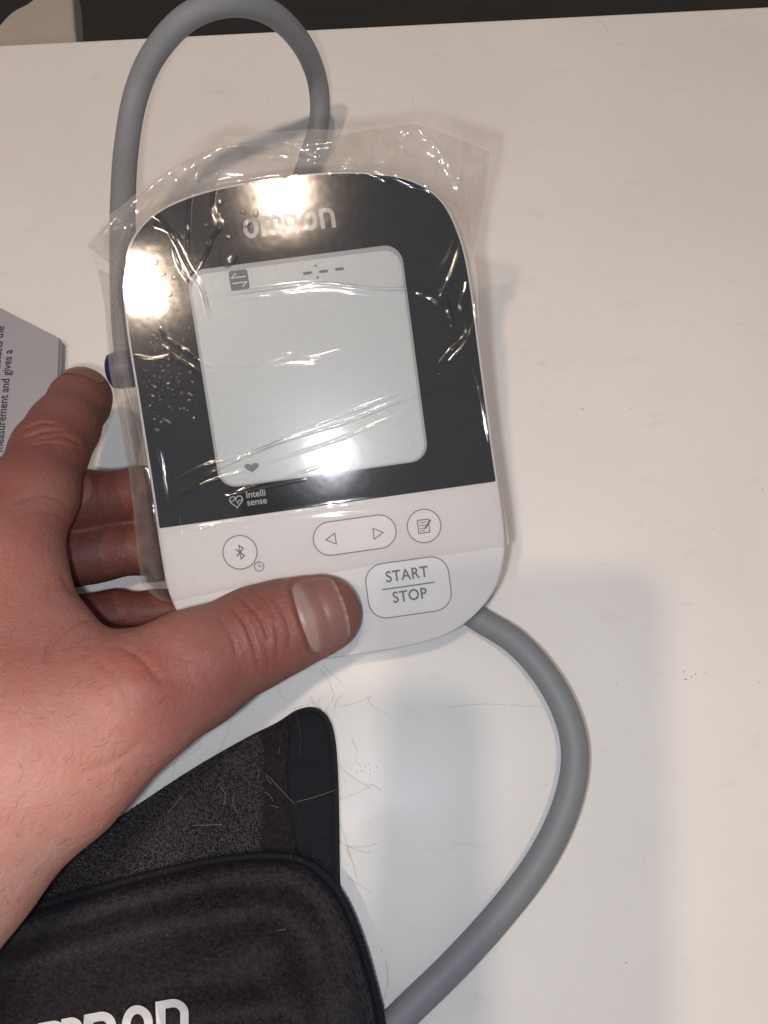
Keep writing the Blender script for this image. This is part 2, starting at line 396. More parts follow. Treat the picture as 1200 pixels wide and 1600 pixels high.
# plug: elbow cap that pushes into the monitor's left side
ax = FX
path = [pc + ax * s for s in (-.0062, -.0060, -.0052, -.003, .002, .0125, .013, .016, .020)]
obj('plug', *sweep(path, [.002, .0042, .0056, .0062, .0062, .0060, .0045, .0042, .0042], 32), M_PLUG, tube)
bs = [pc + T0 + ax * q for q in (.0105, .0110, .012, .016, .022)]
MI = np.array(FACE_M.inverted())
bl_ = [(MI @ np.r_[q, 1])[:3] for q in bs]
obj('air_jack', *sweep(bl_, [.0066, .0082, .0088, .0092, .0096], 36), M_SHELL, mon)
tag(tube, 'grey rubber air tube looping from the monitor round to the cuff', 'tube')

# ================================================================== ARM CUFF
def pad(outline, zfun, step, jitter=.15):
    """solid cushion: triangulated top that follows zfun(xy, edge distance), vertical skirt, flat underside"""
    out = np.asarray(outline, float)
    if np.sum(np.roll(out[:, 0], 1) * out[:, 1] - out[:, 0] * np.roll(out[:, 1], 1)) < 0: out = out[::-1]
    lo, hi = out.min(0), out.max(0); rings = [out]
    for d in (step * .35, step * .8, step * 1.5):
        q = inset2d(out, d); ok = (dist_poly(q, out, True)[0] > d * .75) & inside(q, out); rings.append(q[ok])
    g = np.stack(np.meshgrid(np.arange(lo[0], hi[0], step), np.arange(lo[1], hi[1], step)), -1).reshape(-1, 2)
    g = g + RNG.uniform(-jitter, jitter, g.shape) * step
    g = g[inside(g, out)]; g = g[dist_poly(g, out, True)[0] > step * 2.1]
    allp = np.vstack(rings + [g]); n = len(out)
    v, e, f, *_ = delaunay_2d_cdt([Vector(p) for p in allp], [(i, (i + 1) % n) for i in range(n)], [], 1, 1e-7)
    v = np.array([tuple(q) for q in v]); d, _ = dist_poly(v, out, True); z = zfun(v, d)
    V = [(x, y, q) for (x, y), q in zip(v, z)]; F = [tuple(t) for t in f]
    cnt = {}
    for t in F:
        for i in range(len(t)):
            a, b = t[i], t[(i + 1) % len(t)]; cnt[(a, b)] = 1
    edges = [ab for ab in cnt if (ab[1], ab[0]) not in cnt]
    m = {}
    for a, b in edges:
        for q in (a, b):
            if q not in m: m[q] = len(V); V.append((v[q][0], v[q][1], min(z[q] - .0002, .0006)))
    F += [(b, a, m[a], m[b]) for a, b in edges]
    return V, F
def fabric_nodes(c1, c2, sheen):
    def f(nt, b):
        v = coords(nt, (1, 1, 1), (0, 0, .15)); w1 = N(nt, 'ShaderNodeTexWave', wave_type='BANDS', bands_direction='X'); w1.inputs['Scale'].default_value = 620
        w2 = N(nt, 'ShaderNodeTexWave', wave_type='BANDS', bands_direction='Y'); w2.inputs['Scale'].default_value = 620
        for w in (w1, w2): w.inputs['Distortion'].default_value = .6; w.inputs['Detail'].default_value = 1; nt.links.new(v, w.inputs['Vector'])
        wv = mix(nt, w1.outputs['Color'], w2.outputs['Color'], .5, 'MULTIPLY')
        c = mix(nt, c1, c2, ramp(nt, noise(nt, v, 750, 5, .8), [(.40, (0, 0, 0)), (.62, (1, 1, 1))])); sp = ramp(nt, noise(nt, v, 1500, 1), [(.74, (0, 0, 0)), (.80, (1, 1, 1))])
        c = mix(nt, c, (.12, .11, .11), sp); nt.links.new(c, b.inputs['Base Color'])
        bump(nt, b, mix(nt, wv, noise(nt, v, 1100, 3, .7), .55), .8, .00035)
        b.inputs['Sheen Weight'].default_value = sheen; b.inputs['Sheen Roughness'].default_value = .4; b.inputs['Sheen Tint'].default_value = (.6, .55, .6, 1)
    return f
M_NYLON = mat('dark_nylon', (.01, .01, .015), .52, .3, build=fabric_nodes((.005, .004, .0055), (.027, .021, .027), .04))
M_BAND = mat('navy_band', (.01, .011, .018), .7, .15, build=fabric_nodes((.011, .011, .015), (.015, .015, .019), .02))
M_PILE = mat('loop_pile', (.022, .018, .019), .85, .2, build=fabric_nodes((.009, .0065, .0075), (.027, .020, .022), .04))
M_FIBRE = mat('loop_fibre', (.026, .020, .022), .4, .6)
CZ = np.array(P(300, 1450, 0))
cuff = empty('arm_cuff', Matrix.Translation(Vector(CZ)))
tag(cuff, 'black fabric arm cuff with fuzzy fastening strip, folded on the table', 'cuff')
def cpx(pts, z, step=None, closed=True):
    q = spline(pts, step or 8, closed); return np.array([(P(x, y, z) - CZ)[:2] for x, y in q])
ctilt = math.radians(9)
def wr(v, f, seed): return vnoise(v * f, seed)
flap_px = [(380, 1152), (430, 1127), (462, 1107), (490, 1103), (511, 1118), (522, 1150), (527, 1210), (529, 1290), (530, 1370), (533, 1440), (520, 1560), (300, 1600), (-60, 1600), (-90, 1480), (0, 1398), (80, 1342), (150, 1297), (220, 1250), (300, 1198)]
flap_o = cpx(flap_px, .006)
def zflap(v, d): return .0022 + .0040 * np.sqrt(np.clip(1 - (1 - np.clip(d / .004, 0, 1)) ** 2, 0, 1)) + .0006 * wr(v, 60, 1) * np.clip(d / .01, 0, 1)
obj('flap', *pad(flap_o, zflap, .0024), M_PILE, cuff)
band_px = [(450, 1150), (453, 1124), (470, 1110), (490, 1106), (509, 1120), (519, 1152), (523, 1210), (525, 1290), (526, 1372), (520, 1400), (470, 1395), (462, 1330), (450, 1260), (447, 1200)]
def zband(v, d): return zflap(v, dist_poly(v, flap_o, True)[0]) + .0002 + .0008 * np.sqrt(np.clip(d / .0015, 0, 1)) - .0004 * np.exp(-((d - .0035) / .0005) ** 2)
obj('edge_band', *pad(cpx(band_px, .008, 5), zband, .0016), M_BAND, cuff)
# fuzzy pile: thousands of tiny loops
pile_px = [(200, 1268), (300, 1203), (380, 1158), (410, 1145), (411, 1250), (405, 1332), (300, 1346), (180, 1372), (60, 1405), (0, 1425), (40, 1375), (120, 1322)]
pp = np.array(pile_px, float); cand = RNG.uniform(pp.min(0), pp.max(0), (30000, 2)); cand = cand[inside(cand, pp)][:9500]
V = []; F = []
cw = np.array([(P(x, y, .0066) - CZ)[:2] for x, y in cand]); cz = zflap(cw, dist_poly(cw, flap_o, True)[0])
for (x, y), z in zip(cw, cz):
    a = RNG.uniform(0, 6.28); l = RNG.uniform(.0005, .0012); h = RNG.uniform(.0003, .0009); w = .00009
    dx, dy = math.cos(a) * l, math.sin(a) * l; ox, oy = -math.sin(a) * w, math.cos(a) * w; o = len(V)
    for t, q in ((0, -.0002), (.33, h), (.7, h * .9), (1, -.0001)):
        V += [(x + dx * t + ox, y + dy * t + oy, z + q), (x + dx * t - ox, y + dy * t - oy, z + q)]
    F += [(o + 2 * i, o + 2 * i + 1, o + 2 * i + 3, o + 2 * i + 2) for i in range(3)]
tag(obj('loop_pile', V, F, M_FIBRE, cuff), kind='stuff')
main_px = [(-150, 1490), (-40, 1452), (60, 1420), (150, 1393), (250, 1366), (340, 1347), (410, 1340), (468, 1346), (506, 1370), (535, 1408), (560, 1466), (580, 1535), (594, 1600), (606, 1680), (560, 1740), (200, 1760), (-150, 1760)]
main_o = cpx(main_px, .013)
cdir = np.array([math.cos(ctilt), math.sin(ctilt)]); cper = np.array([-cdir[1], cdir[0]])
PX_TOP = float((P(200, 1572, .014) - CZ)[:2] @ cper)
def zmain(v, d):
    s = np.clip(d / .0042, 0, 1); base = .0080 + .0048 * np.sqrt(np.clip(1 - (1 - s) ** 2, 0, 1))
    base -= .0014 * np.exp(-((d - .0068) / .0009) ** 2)            # seam beside the piping
    along, acr = v @ cdir, v @ cper
    base += np.clip(d / .012, 0, 1) * (.0042 * vnoise(np.c_[along * 9, acr * 50 + 3.3], 3) + (.0008 * vnoise(v * 90, 4)) * np.clip((PX_TOP - acr) / -.008, 0, 1) + .0034 * np.exp(-((d - .0145) / .0055) ** 2) - .0026 * np.exp(-((d - .027 - .004 * vnoise(v * 30, 9)) / .006) ** 2))
    return base
obj('main_panel', *pad(main_o, zmain, .0019), M_NYLON, cuff)
edge = spline([(-150, 1487), (-40, 1449), (60, 1417), (150, 1390), (250, 1363), (340, 1344), (410, 1337), (468, 1343), (507, 1368), (537, 1407), (562, 1466), (582, 1535), (597, 1600), (609, 1680)], 3)
ep = np.array([P(x, y, .0112) - CZ for x, y in edge])
obj('piping', *sweep(ep, .0011 + .00010 * np.sin(np.arange(len(ep)) * 2.1), 12), M_BAND, cuff)
# stitches beside the piping
for px_off, q in ((16, 0), (24, 0)):
    inn = inset2d(np.array([P(x, y, .0135)[:2] for x, y in edge]), -px_off * .00019)
    V = []; F = []
    zz = zmain(inn - CZ[:2], dist_poly(inn - CZ[:2], main_o, True)[0])
    for i in range(2, len(inn) - 8, 7):
        a, b = inn[i] - CZ[:2], inn[i + 4] - CZ[:2]
        vf = sweep([(*a, zz[i] - .0003), (*(a * .7 + b * .3), zz[i + 1] + .0003), (*(a * .3 + b * .7), zz[i + 3] + .0003), (*b, zz[i + 4] - .0003)], .00016, 5)
        V, F = merge((V, F), vf)
    tag(obj('stitching', V, F, M_BAND, cuff), kind='stuff')
# printed name on the cuff
ZL = .0150
ub = (P(300, 1552, ZL) - P(60, 1597, ZL)); ang = math.atan2(ub[1], ub[0])
lw_m = np.linalg.norm(P(287, 1561, ZL)[:2] - P(62, 1600, ZL)[:2])
tl = P(287, 1561, ZL)[:2] - CZ[:2]
hgt = .0105; wid = lw_m / .765
for vf in brand(-wid, -hgt, hgt, wid * 1.03, 0, .0024, .00006):
    q = place2d(vf, tl[0], tl[1], 0, ang)
    vv = np.array(q[0])[:, :2]
    zz = zmain(vv, dist_poly(vv, main_o, True)[0])
    # lay the print on the cloth: sample the panel height along each letter
    obj('print_letter', [(x, y, z + .0003 + o_[2]) for (x, y), z, o_ in zip(vv, zz, vf[0])], q[1], M_SILVER, cuff, smooth=False)

# ================================================================== BOOKLET
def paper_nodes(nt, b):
    v = coords(nt); nt.links.new(mix(nt, (.35, .335, .365), (.32, .305, .335), noise(nt, v, 40, 4)), b.inputs['Base Color'])  # white paper greyed: the shade over the booklet is put into its colour
M_PAPER = mat('shaded_white_paper', (.66, .64, .69), .6, .3, build=paper_nodes)
M_PRINT = mat('black_print', (.03, .03, .035), .6)
ca, cb, cc = P(94, 528, .006), P(-4, 478, .006), P(90, 640, .006)
u = (cb - ca) / np.linalg.norm(cb - ca); w = (cc - ca) / np.linalg.norm(cc - ca)
book = empty('instruction_booklet', Matrix.Translation(Vector((ca[0], ca[1], 0)))); O2 = ca[:2]
bp = [(ca + u * a + w * b)[:2] - O2 for a, b in ((0.0006, 0), (.12, 0), (.12, .17), (0, .17), (0, .0006))]
if sum(bp[i - 1][0] * bp[i][1] - bp[i][0] * bp[i - 1][1] for i in range(5)) < 0: bp = bp[::-1]
for i in range(4):
    z = .0004 + i * .0015; sh = (i % 2) * .0004
    nm = 'cover' if i == 3 else 'page_block'
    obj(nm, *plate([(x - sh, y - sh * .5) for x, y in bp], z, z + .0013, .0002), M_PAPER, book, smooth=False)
def line_text(body, end, start, size):
    e, s = P(*end, .006)[:2], P(*start, .006)[:2]; a = math.atan2(*(e - s)[::-1])
    obj('text_line', *place2d(text_mesh(body, size, .00005, 'RIGHT'), *(e - O2), .0064, a, sx=.95, shear=0), M_PRINT, book, smooth=False)
line_text('during measurement and gives a', (20, 547), (4, 712), .0047)
line_text('value when the device detects the', (7, 510), (-9, 675), .0047)
tag(book, 'white printed instruction booklet lying at the left edge, beside the fingertip', 'booklet')

# ================================================================== HAND
class Sdf:
    def __init__(s): s.chains = []
    def add(s, pts, k): s.chains.append((pts, k))
    @staticmethod
    def cone(p, a, b, ra, rb):
        ab = b - a; t = np.clip(((p - a) @ ab) / (ab @ ab), 0, 1).astype(np.float32)
        return np.linalg.norm(p - a - t[..., None] * ab, axis=-1) - (ra + (rb - ra) * t)
    @staticmethod
    def smin(a, b, k):
        h = np.maximum(k - np.abs(a - b), 0) / k; return np.minimum(a, b) - h * h * k * .25
    def __call__(s, p):
        tot = None
        for pts, k in s.chains:
            c = None
            for (a, ra), (b, rb) in zip(pts[:-1], pts[1:]):
                q = s.cone(p, np.float32(a), np.float32(b), ra, rb); c = q if c is None else s.smin(c, q, .004)
            tot = c if tot is None else s.smin(tot, c, k)
        return tot
def surface_nets(f, lo, hi, h):
    xs = [np.arange(lo[i], hi[i] + h, h, dtype=np.float32) for i in range(3)]
    D = np.empty([len(x) for x in xs], np.float32); B = 14; starts = [range(0, len(x), B) for x in xs]
    cen = np.array([[xs[0][0] + (i + B / 2) * h, xs[1][0] + (j + B / 2) * h, xs[2][0] + (k + B / 2) * h] for i in starts[0] for j in starts[1] for k in starts[2]], np.float32)
    dc = f(cen); q = 0
    for i in starts[0]:
        for j in starts[1]:
            for k in starts[2]:
                v_ = dc[q]; q += 1; s_ = (slice(i, i + B), slice(j, j + B), slice(k, k + B))
                if abs(v_) > B * h * .87 + .003: D[s_] = v_
                else: D[s_] = f(np.stack(np.meshgrid(xs[0][s_[0]], xs[1][s_[1]], xs[2][s_[2]], indexing='ij'), -1))
    s = D < 0; nx, ny, nz = D.shape
    corners = [(i, j, k) for i in (0, 1) for j in (0, 1) for k in (0, 1)]
    sl = lambda c: tuple(slice(c[a], D.shape[a] - 1 + c[a]) for a in range(3))
    cnt = sum(s[sl(c)].astype(np.int8) for c in corners); act = (cnt > 0) & (cnt < 8)
    idx = -np.ones(act.shape, np.int64); ii = np.argwhere(act); idx[act] = np.arange(len(ii))
    acc = np.zeros((len(ii), 3)); num = np.zeros(len(ii))
    val = {c: D[sl(c)][act] for c in corners}
    for c in corners:
        for a in range(3):
            if c[a] == 0:
                e = list(c); e[a] = 1; e = tuple(e); va, vb = val[c], val[e]; m = (va < 0) != (vb < 0)
                t = va[m] / (va[m] - vb[m]); q = np.tile(np.array(c, float), (m.sum(), 1)); q[:, a] = t; acc[m] += q; num[m] += 1
    V = (ii + acc / num[:, None]) * h + np.array([x[0] for x in xs])
    F = []
    for a in range(3):
        b, c = (a + 1) % 3, (a + 2) % 3
        lo_ = [slice(1, -1)] * 3; lo_[a] = slice(0, D.shape[a] - 1); hi_ = list(lo_); hi_[a] = slice(1, D.shape[a])
        m = s[tuple(lo_)] != s[tuple(hi_)]; g = np.argwhere(m); flip = s[tuple(lo_)][m]
        for ax_ in (b, c): g[:, ax_] += 1
        quad = []
        for db, dc in ((-1, -1), (0, -1), (0, 0), (-1, 0)):
            q = g.copy(); q[:, b] += db; q[:, c] += dc; quad.append(idx[q[:, 0], q[:, 1], q[:, 2]])
        quad = np.stack(quad, 1); quad[~flip] = quad[~flip][:, ::-1]; F.append(quad)
    return V, np.vstack(F)
hand_sdf = Sdf()
thumb = [(P(95, 1175, .056), .0225), (P(205, 1098, .056), .0182), (FP(300, 1046, .0215), .0162), (FP(402, 993, .0140), .0140), (FP(450, 975, .0128), .0128), (FP(499, 960, .0110), .0112), (FP(507, 957, .0108), .0106)]
index = [(P(-60, 985, .060), .0175), (P(-5, 880, .060), .0150), (P(50, 775, .053), .0128), (P(78, 705, .047), .0112), (P(100, 668, .042), .0106), (P(125, 626, .036), .0098), (P(131, 616, .035), .0090)]
middle = [(P(-70, 900, .045), .0145), (P(40, 800, .030), .0115), (P(130, 783, .027), .0098), (P(225, 772, .020), .0090), (P(330, 768, .0135), .0080)]
ring = [(P(-60, 960, .040), .0140), (P(60, 880, .023), .0112), (P(150, 862, .018), .0096), (P(235, 854, .014), .0088), (P(330, 848, .0095), .0075)]
pinky = [(P(-40, 1040, .038), .0130), (P(80, 975, .020), .0092), (P(180, 960, .013), .0074), (P(250, 955, .0095), .0066), (P(320, 950, .0085), .0062)]
forearm = [(P(-330, 1600, .058), .0300), (P(-120, 1330, .057), .0295), (P(-40, 1180, .056), .0280)]
palm = [(P(-40, 1180, .056), .0270), (P(-60, 1020, .054), .0230), (P(-80, 930, .050), .0190)]
web = [(P(95, 1140, .055), .0190), (P(50, 1010, .056), .0155), (P(10, 900, .056), .0140)]
hand_sdf.add(forearm, .01); hand_sdf.add(palm, .02); hand_sdf.add(thumb, .014); hand_sdf.add(web, .014)
hand_sdf.add(index, .010); hand_sdf.add(middle, .005); hand_sdf.add(ring, .0018); hand_sdf.add(pinky, .0025)
pall = np.array([q[0] for ch, _ in hand_sdf.chains for q in ch])
HLO = pall.min(0) - .034; HHI = pall.max(0) + .034; HLO[0] = -.19; HLO[1] = max(HLO[1], -.11)
HV, HF = surface_nets(hand_sdf, HLO, HHI, .00058)
def vnormals(V, F):
    n = np.zeros_like(V); fn = np.cross(V[F[:, 2]] - V[F[:, 0]], V[F[:, 3]] - V[F[:, 1]])
    for k in range(4): np.add.at(n, F[:, k], fn)
    return n / (np.linalg.norm(n, axis=1)[:, None] + 1e-20)
def relax(V, F, it, lam):
    E = np.vstack([F[:, [0, 1]], F[:, [1, 2]], F[:, [2, 3]], F[:, [3, 0]]])
    deg = np.bincount(E[:, 0], minlength=len(V)) + np.bincount(E[:, 1], minlength=len(V))
    for _ in range(it):
        s = np.zeros_like(V); np.add.at(s, E[:, 0], V[E[:, 1]]); np.add.at(s, E[:, 1], V[E[:, 0]])
        V = V + lam * (s / deg[:, None] - V)
    return V
HV = relax(HV, HF, 5, .5); HN = vnormals(HV, HF)
hx, hy = proj(HV); hp2 = np.c_[hx, hy]
front = ((C0 - HV) * HN).sum(1) / np.linalg.norm(C0 - HV, axis=1)
def taper(pos): return np.clip(np.minimum(pos, 1 - pos) * 5, 0, 1) ** .7
disp = np.zeros(len(HV))
def crease(pts, depth, width, puff=.10):
    """skin fold: a groove with slightly swollen lips (depth, width in mm; path over the skin seen from above)"""
    q = spline(pts, 5); mk = ((hp2 > q.min(0) - 30) & (hp2 < q.max(0) + 30)).all(1); d, pos = np.full(len(hp2), 1e6), np.zeros(len(hp2)); d[mk], pos[mk] = dist_poly(hp2[mk], q); mpp = .00018 * 1000
    d = d * mpp; g = np.exp(-(d / (width * .62)) ** 2) * depth - puff * depth * np.exp(-((d - 2.2 * width) / (1.2 * width)) ** 2)
    disp[:] -= g * taper(pos) * np.clip(front * 2, 0, 1) * mm
for pts, dp, wd in (([(372, 930), (394, 951), (410, 972), (421, 1003)], .50, .55), ([(357, 943), (381, 972), (394, 1001), (405, 1044)], .60, .6),
                    ([(429, 972), (434, 999), (433, 1034)], .45, .5), ([(421, 928), (439, 951), (453, 985), (452, 1020)], .28, .8),
                    ([(398, 920), (420, 945), (432, 972)], .25, .5), ([(340, 960), (360, 990), (372, 1030)], .18, .7), ([(412, 1000), (420, 1030), (418, 1055)], .2, .5),
                    ([(34, 672), (64, 659), (92, 664)], .45, .5), ([(30, 686), (66, 674), (100, 672)], .5, .55), ([(58, 688), (98, 682), (128, 694)], .35, .5), ([(40, 700), (76, 692), (110, 700)], .22, .6),
                    ([(20, 790), (60, 775), (105, 785)], .25, .9), ([(15, 815), (60, 800), (110, 812)], .2, .9), ([(160, 962), (120, 972), (85, 1000), (70, 1040)], .45, 1.6), ([(150, 945), (115, 925), (95, 890)], .3, 1.4),
                    ([(185, 1010), (220, 1030), (255, 1070)], .25, 1.5), ([(150, 1030), (190, 1070), (205, 1120)], .2, 1.6), ([(120, 1210), (180, 1190), (230, 1150)], .2, 1.8)):
    crease(pts, dp * 1.7, wd)
# fine folded skin over the thumb joints and the back of the hand
def blob(cx, cy, r): return np.exp(-((hx - cx) ** 2 + (hy - cy) ** 2) / r ** 2)
P3 = HV * 1.0
def n3(f, s): return (vnoise(np.c_[P3[:, 0] * f, P3[:, 1] * f + P3[:, 2] * f * .7], s) + vnoise(np.c_[P3[:, 1] * f, P3[:, 2] * f + P3[:, 0] * f * .6], s + 1)) * .5
disp += (.00013 * n3(420, 11) + .00022 * n3(150, 13)) * (blob(215, 1080, 110) + .7 * blob(410, 985, 60) + .6 * blob(70, 690, 60) + .25)
disp += .00055 * n3(45, 15) + .0012 * blob(210, 1075, 55) + .0008 * blob(60, 780, 60)
# thumbnail frame: along the thumb and facing up
ta = (thumb[-1][0] - thumb[3][0]); ta /= np.linalg.norm(ta)
td = C0 - thumb[-2][0]; td -= ta * (td @ ta); td /= np.linalg.norm(td); tb = np.cross(td, ta)
nc = FP(504, 957, .0108); rel = HV - nc
ns, na = rel @ ta, np.degrees(np.arctan2(rel @ tb, rel @ td)); rad = np.hypot(rel @ tb, rel @ td)
NS0, NS1, NA = -.0072, .0062, 62.0
def nail_sd(s, a):                                       # <0 inside the nail plate, millimetres
    u = (s - (NS0 + NS1) / 2) * 1000; v_ = a / 180 * math.pi * 10.8; hu, hv, r = (NS1 - NS0) * 500, NA / 180 * math.pi * 10.8, 4.6
    qx, qy = np.abs(u) - hu + r, np.abs(v_) - hv + r
    return np.hypot(np.maximum(qx, 0), np.maximum(qy, 0)) + np.minimum(np.maximum(qx, qy), 0) - r
near = (rad < .016) & (np.abs(ns) < .02) & (np.abs(na) < 110)
sd = np.where(near, nail_sd(ns, na), 99)
disp -= .00032 * np.exp(-(np.clip(sd, -99, 99) / .5) ** 2) * near          # groove round the nail
disp -= .00035 * ((sd < 0) & near)
disp += .00035 * np.exp(-((sd - 1.5) / .8) ** 2) * near * (ns < .004)       # swollen nail fold
HV2 = HV + HN * disp[:, None]
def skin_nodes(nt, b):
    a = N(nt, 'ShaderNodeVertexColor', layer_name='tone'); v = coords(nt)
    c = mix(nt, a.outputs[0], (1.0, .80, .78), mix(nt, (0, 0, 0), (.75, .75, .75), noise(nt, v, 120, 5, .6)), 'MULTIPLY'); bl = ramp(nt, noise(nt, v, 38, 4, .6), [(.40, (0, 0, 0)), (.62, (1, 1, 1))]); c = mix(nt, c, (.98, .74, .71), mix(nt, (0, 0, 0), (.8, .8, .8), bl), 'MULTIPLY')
    sp = ramp(nt, noise(nt, v, 480, 3, .6), [(.62, (0, 0, 0)), (.78, (1, 1, 1))]); c = mix(nt, c, (.30, .10, .07), mix(nt, (0, 0, 0), (.45, .45, .45), sp))
    nt.links.new(c, b.inputs['Base Color'])
    b.inputs['Subsurface Weight'].default_value = .12; b.inputs['Subsurface Radius'].default_value = (1, .35, .2); b.inputs['Subsurface Scale'].default_value = .0035
    vo = N(nt, 'ShaderNodeTexVoronoi', feature='DISTANCE_TO_EDGE'); vo.inputs['Scale'].default_value = 620; nt.links.new(v, vo.inputs['Vector'])
    hgt_ = mix(nt, vo.outputs['Distance'], noise(nt, v, 650, 4, .65), .6)
    hg2 = mix(nt, hgt_, noise(nt, coords(nt, (1, 1, 1)), 170, 5, .7), .5); bump(nt, b, hg2, .72, .0010)
    r = ramp(nt, noise(nt, v, 200, 4), [(.3, (.48, .48, .48)), (.7, (.66, .66, .66))]); nt.links.new(r, b.inputs['Roughness'])
M_SKIN = mat('skin', (.5, .3, .24), .5, .35, build=skin_nodes)
HC = np.array([-.09, .02, 0.0])
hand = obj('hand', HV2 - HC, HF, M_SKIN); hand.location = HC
base = np.array([.30, .142, .114]); red = np.array([.25, .088, .070]); pale = np.array([.47, .265, .215]); dark = np.array([.150, .066, .053])  # dark: finger skin with shade mixed into its colour
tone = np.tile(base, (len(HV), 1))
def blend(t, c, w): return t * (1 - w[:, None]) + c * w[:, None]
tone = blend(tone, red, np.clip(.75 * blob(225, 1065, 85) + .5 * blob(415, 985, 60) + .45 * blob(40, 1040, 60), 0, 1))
tone = blend(tone, dark, .8 * np.clip((900 - hy) / 200, 0, 1)); tone = blend(tone, dark, .7 * np.clip((hx - 240) / 120, 0, 1) * (hy > 880)); tone = blend(tone, dark, .5 * blob(470, 1010, 70))  # shade over index finger and thumb painted into the skin tone
tone = blend(tone, pale, .9 * np.clip((hy - 1020) / 200, 0, 1) * np.clip((330 - hx) / 160, 0, 1)); tone = blend(tone, np.array([.12, .042, .036]), .85 * ((hx > 110) & (hy > 700) & (hy < 980) & (hx < 420)) * (HV[:, 2] < .036))  # forearm paler by skin and lamp light; shade under monitor painted onto fingers
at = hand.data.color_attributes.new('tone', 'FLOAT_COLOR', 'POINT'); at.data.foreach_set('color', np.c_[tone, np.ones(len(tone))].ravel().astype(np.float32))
tag(hand, 'bare left hand gripping the monitor, thumb pressed on its lower face', 'hand')
# nail plate
def march(o, d, lo=.004, hi=.02):
    """distance from o along d to the skin, for arrays of points"""
    o, d = np.atleast_2d(o), np.atleast_2d(d); n_ = max(len(o), len(d)); o = np.broadcast_to(o, (n_, 3)); d = np.broadcast_to(d, (n_, 3))
    lo, hi = np.full(n_, lo), np.full(n_, hi)
    for _ in range(20):
        m_ = (lo + hi) / 2; i_ = hand_sdf((o + d * m_[:, None]).astype(np.float32)) < 0
        lo, hi = np.where(i_, m_, lo), np.where(i_, hi, m_)
    return lo
V = []; F = []; tones = []; NU, NV_ = 30, 34; r0 = None
aa_ = np.radians(np.linspace(-NA, NA, NV_ + 1))[:, None]; r_mid = march(nc, td * np.cos(aa_) + tb * np.sin(aa_))
pre = []
for i in range(NU + 1):
    for j in range(NV_ + 1):
        gu, gv = 2 * i / NU - 1, 2 * j / NV_ - 1; a = math.radians(NA) * gv * math.sqrt(1 - .30 * gu * gu)
        pre.append((nc + ta * ((NS0 + NS1) / 2 + gu * math.sqrt(1 - .26 * gv * gv) * (NS1 - NS0) / 2), td * math.cos(a) + tb * math.sin(a)))
rs_all = march(np.array([p for p, _ in pre]), np.array([d for _, d in pre]))
for i in range(NU + 1):
    for j in range(NV_ + 1):
        gu, gv = 2 * i / NU - 1, 2 * j / NV_ - 1
        # square to rounded rectangle
        gu2 = gu * math.sqrt(1 - .26 * gv * gv); gv2 = gv * math.sqrt(1 - .30 * gu * gu)
        s = (NS0 + NS1) / 2 + gu2 * (NS1 - NS0) / 2; a = math.radians(NA) * gv2
        d = td * math.cos(a) + tb * math.sin(a)
        rm = np.interp(gv2, np.linspace(-1, 1, NV_ + 1), r_mid)
        rs = rs_all[i * (NV_ + 1) + j]; r_ = max(rs, rm - .0016 * max(0, (s - .001) / .006) ** 1.5) if s > 0 else rs
        r_ += .00012 - .0005 * max(0, abs(gv) - .85) / .15 - .0004 * max(0, -gu - .85) / .15
        V.append(nc + ta * s + d * r_ - HC)
        lun = max(0, min(1, (-.42 - .25 * (1 - gv * gv) * -1 - gu) / .22 + .2)); lun = max(0, min(1, ((-.30 - .35 * gv * gv) - gu) / .2))
        tip_ = max(0, min(1, (gu - (.80 - .05 * gv * gv)) / .08)) * (.6 + .4 * math.sin(gv * 31 + 2 * math.sin(gv * 9)))
        c = np.array([.20, .098, .09]); c = c * (1 - .6 * lun) + np.array([.30, .225, .205]) * .6 * lun; c = c * (1 - .6 * tip_) + np.array([.5, .40, .35]) * .45 * tip_
        tones.append((*c, 1))
for i in range(NU):
    for j in range(NV_):
        q = i * (NV_ + 1) + j; F.append((q, q + 1, q + NV_ + 2, q + NV_ + 1))
def nail_nodes(nt, b):
    a = N(nt, 'ShaderNodeVertexColor', layer_name='tone'); v = coords(nt); nt.links.new(mix(nt, a.outputs[0], (.85, .75, .75), mix(nt, (0, 0, 0), (.6, .6, .6), noise(nt, v, 300, 4)), 'MULTIPLY'), b.inputs['Base Color'])
    b.inputs['Subsurface Weight'].default_value = .15; b.inputs['Subsurface Scale'].default_value = .002; bump(nt, b, noise(nt, v, 700, 3), .12, .0003)
M_NAIL = mat('nail', (.5, .3, .27), .42, .4, build=nail_nodes)
# turn faces outward
v0 = np.array(V); f0 = F[len(F) // 2]; nn = np.cross(v0[f0[1]] - v0[f0[0]], v0[f0[2]] - v0[f0[1]])
if nn @ td < 0: F = [f[::-1] for f in F]
nail = obj('thumbnail', V, F, M_NAIL, hand)
at = nail.data.color_attributes.new('tone', 'FLOAT_COLOR', 'POINT'); at.data.foreach_set('color', np.array(tones, np.float32).ravel())
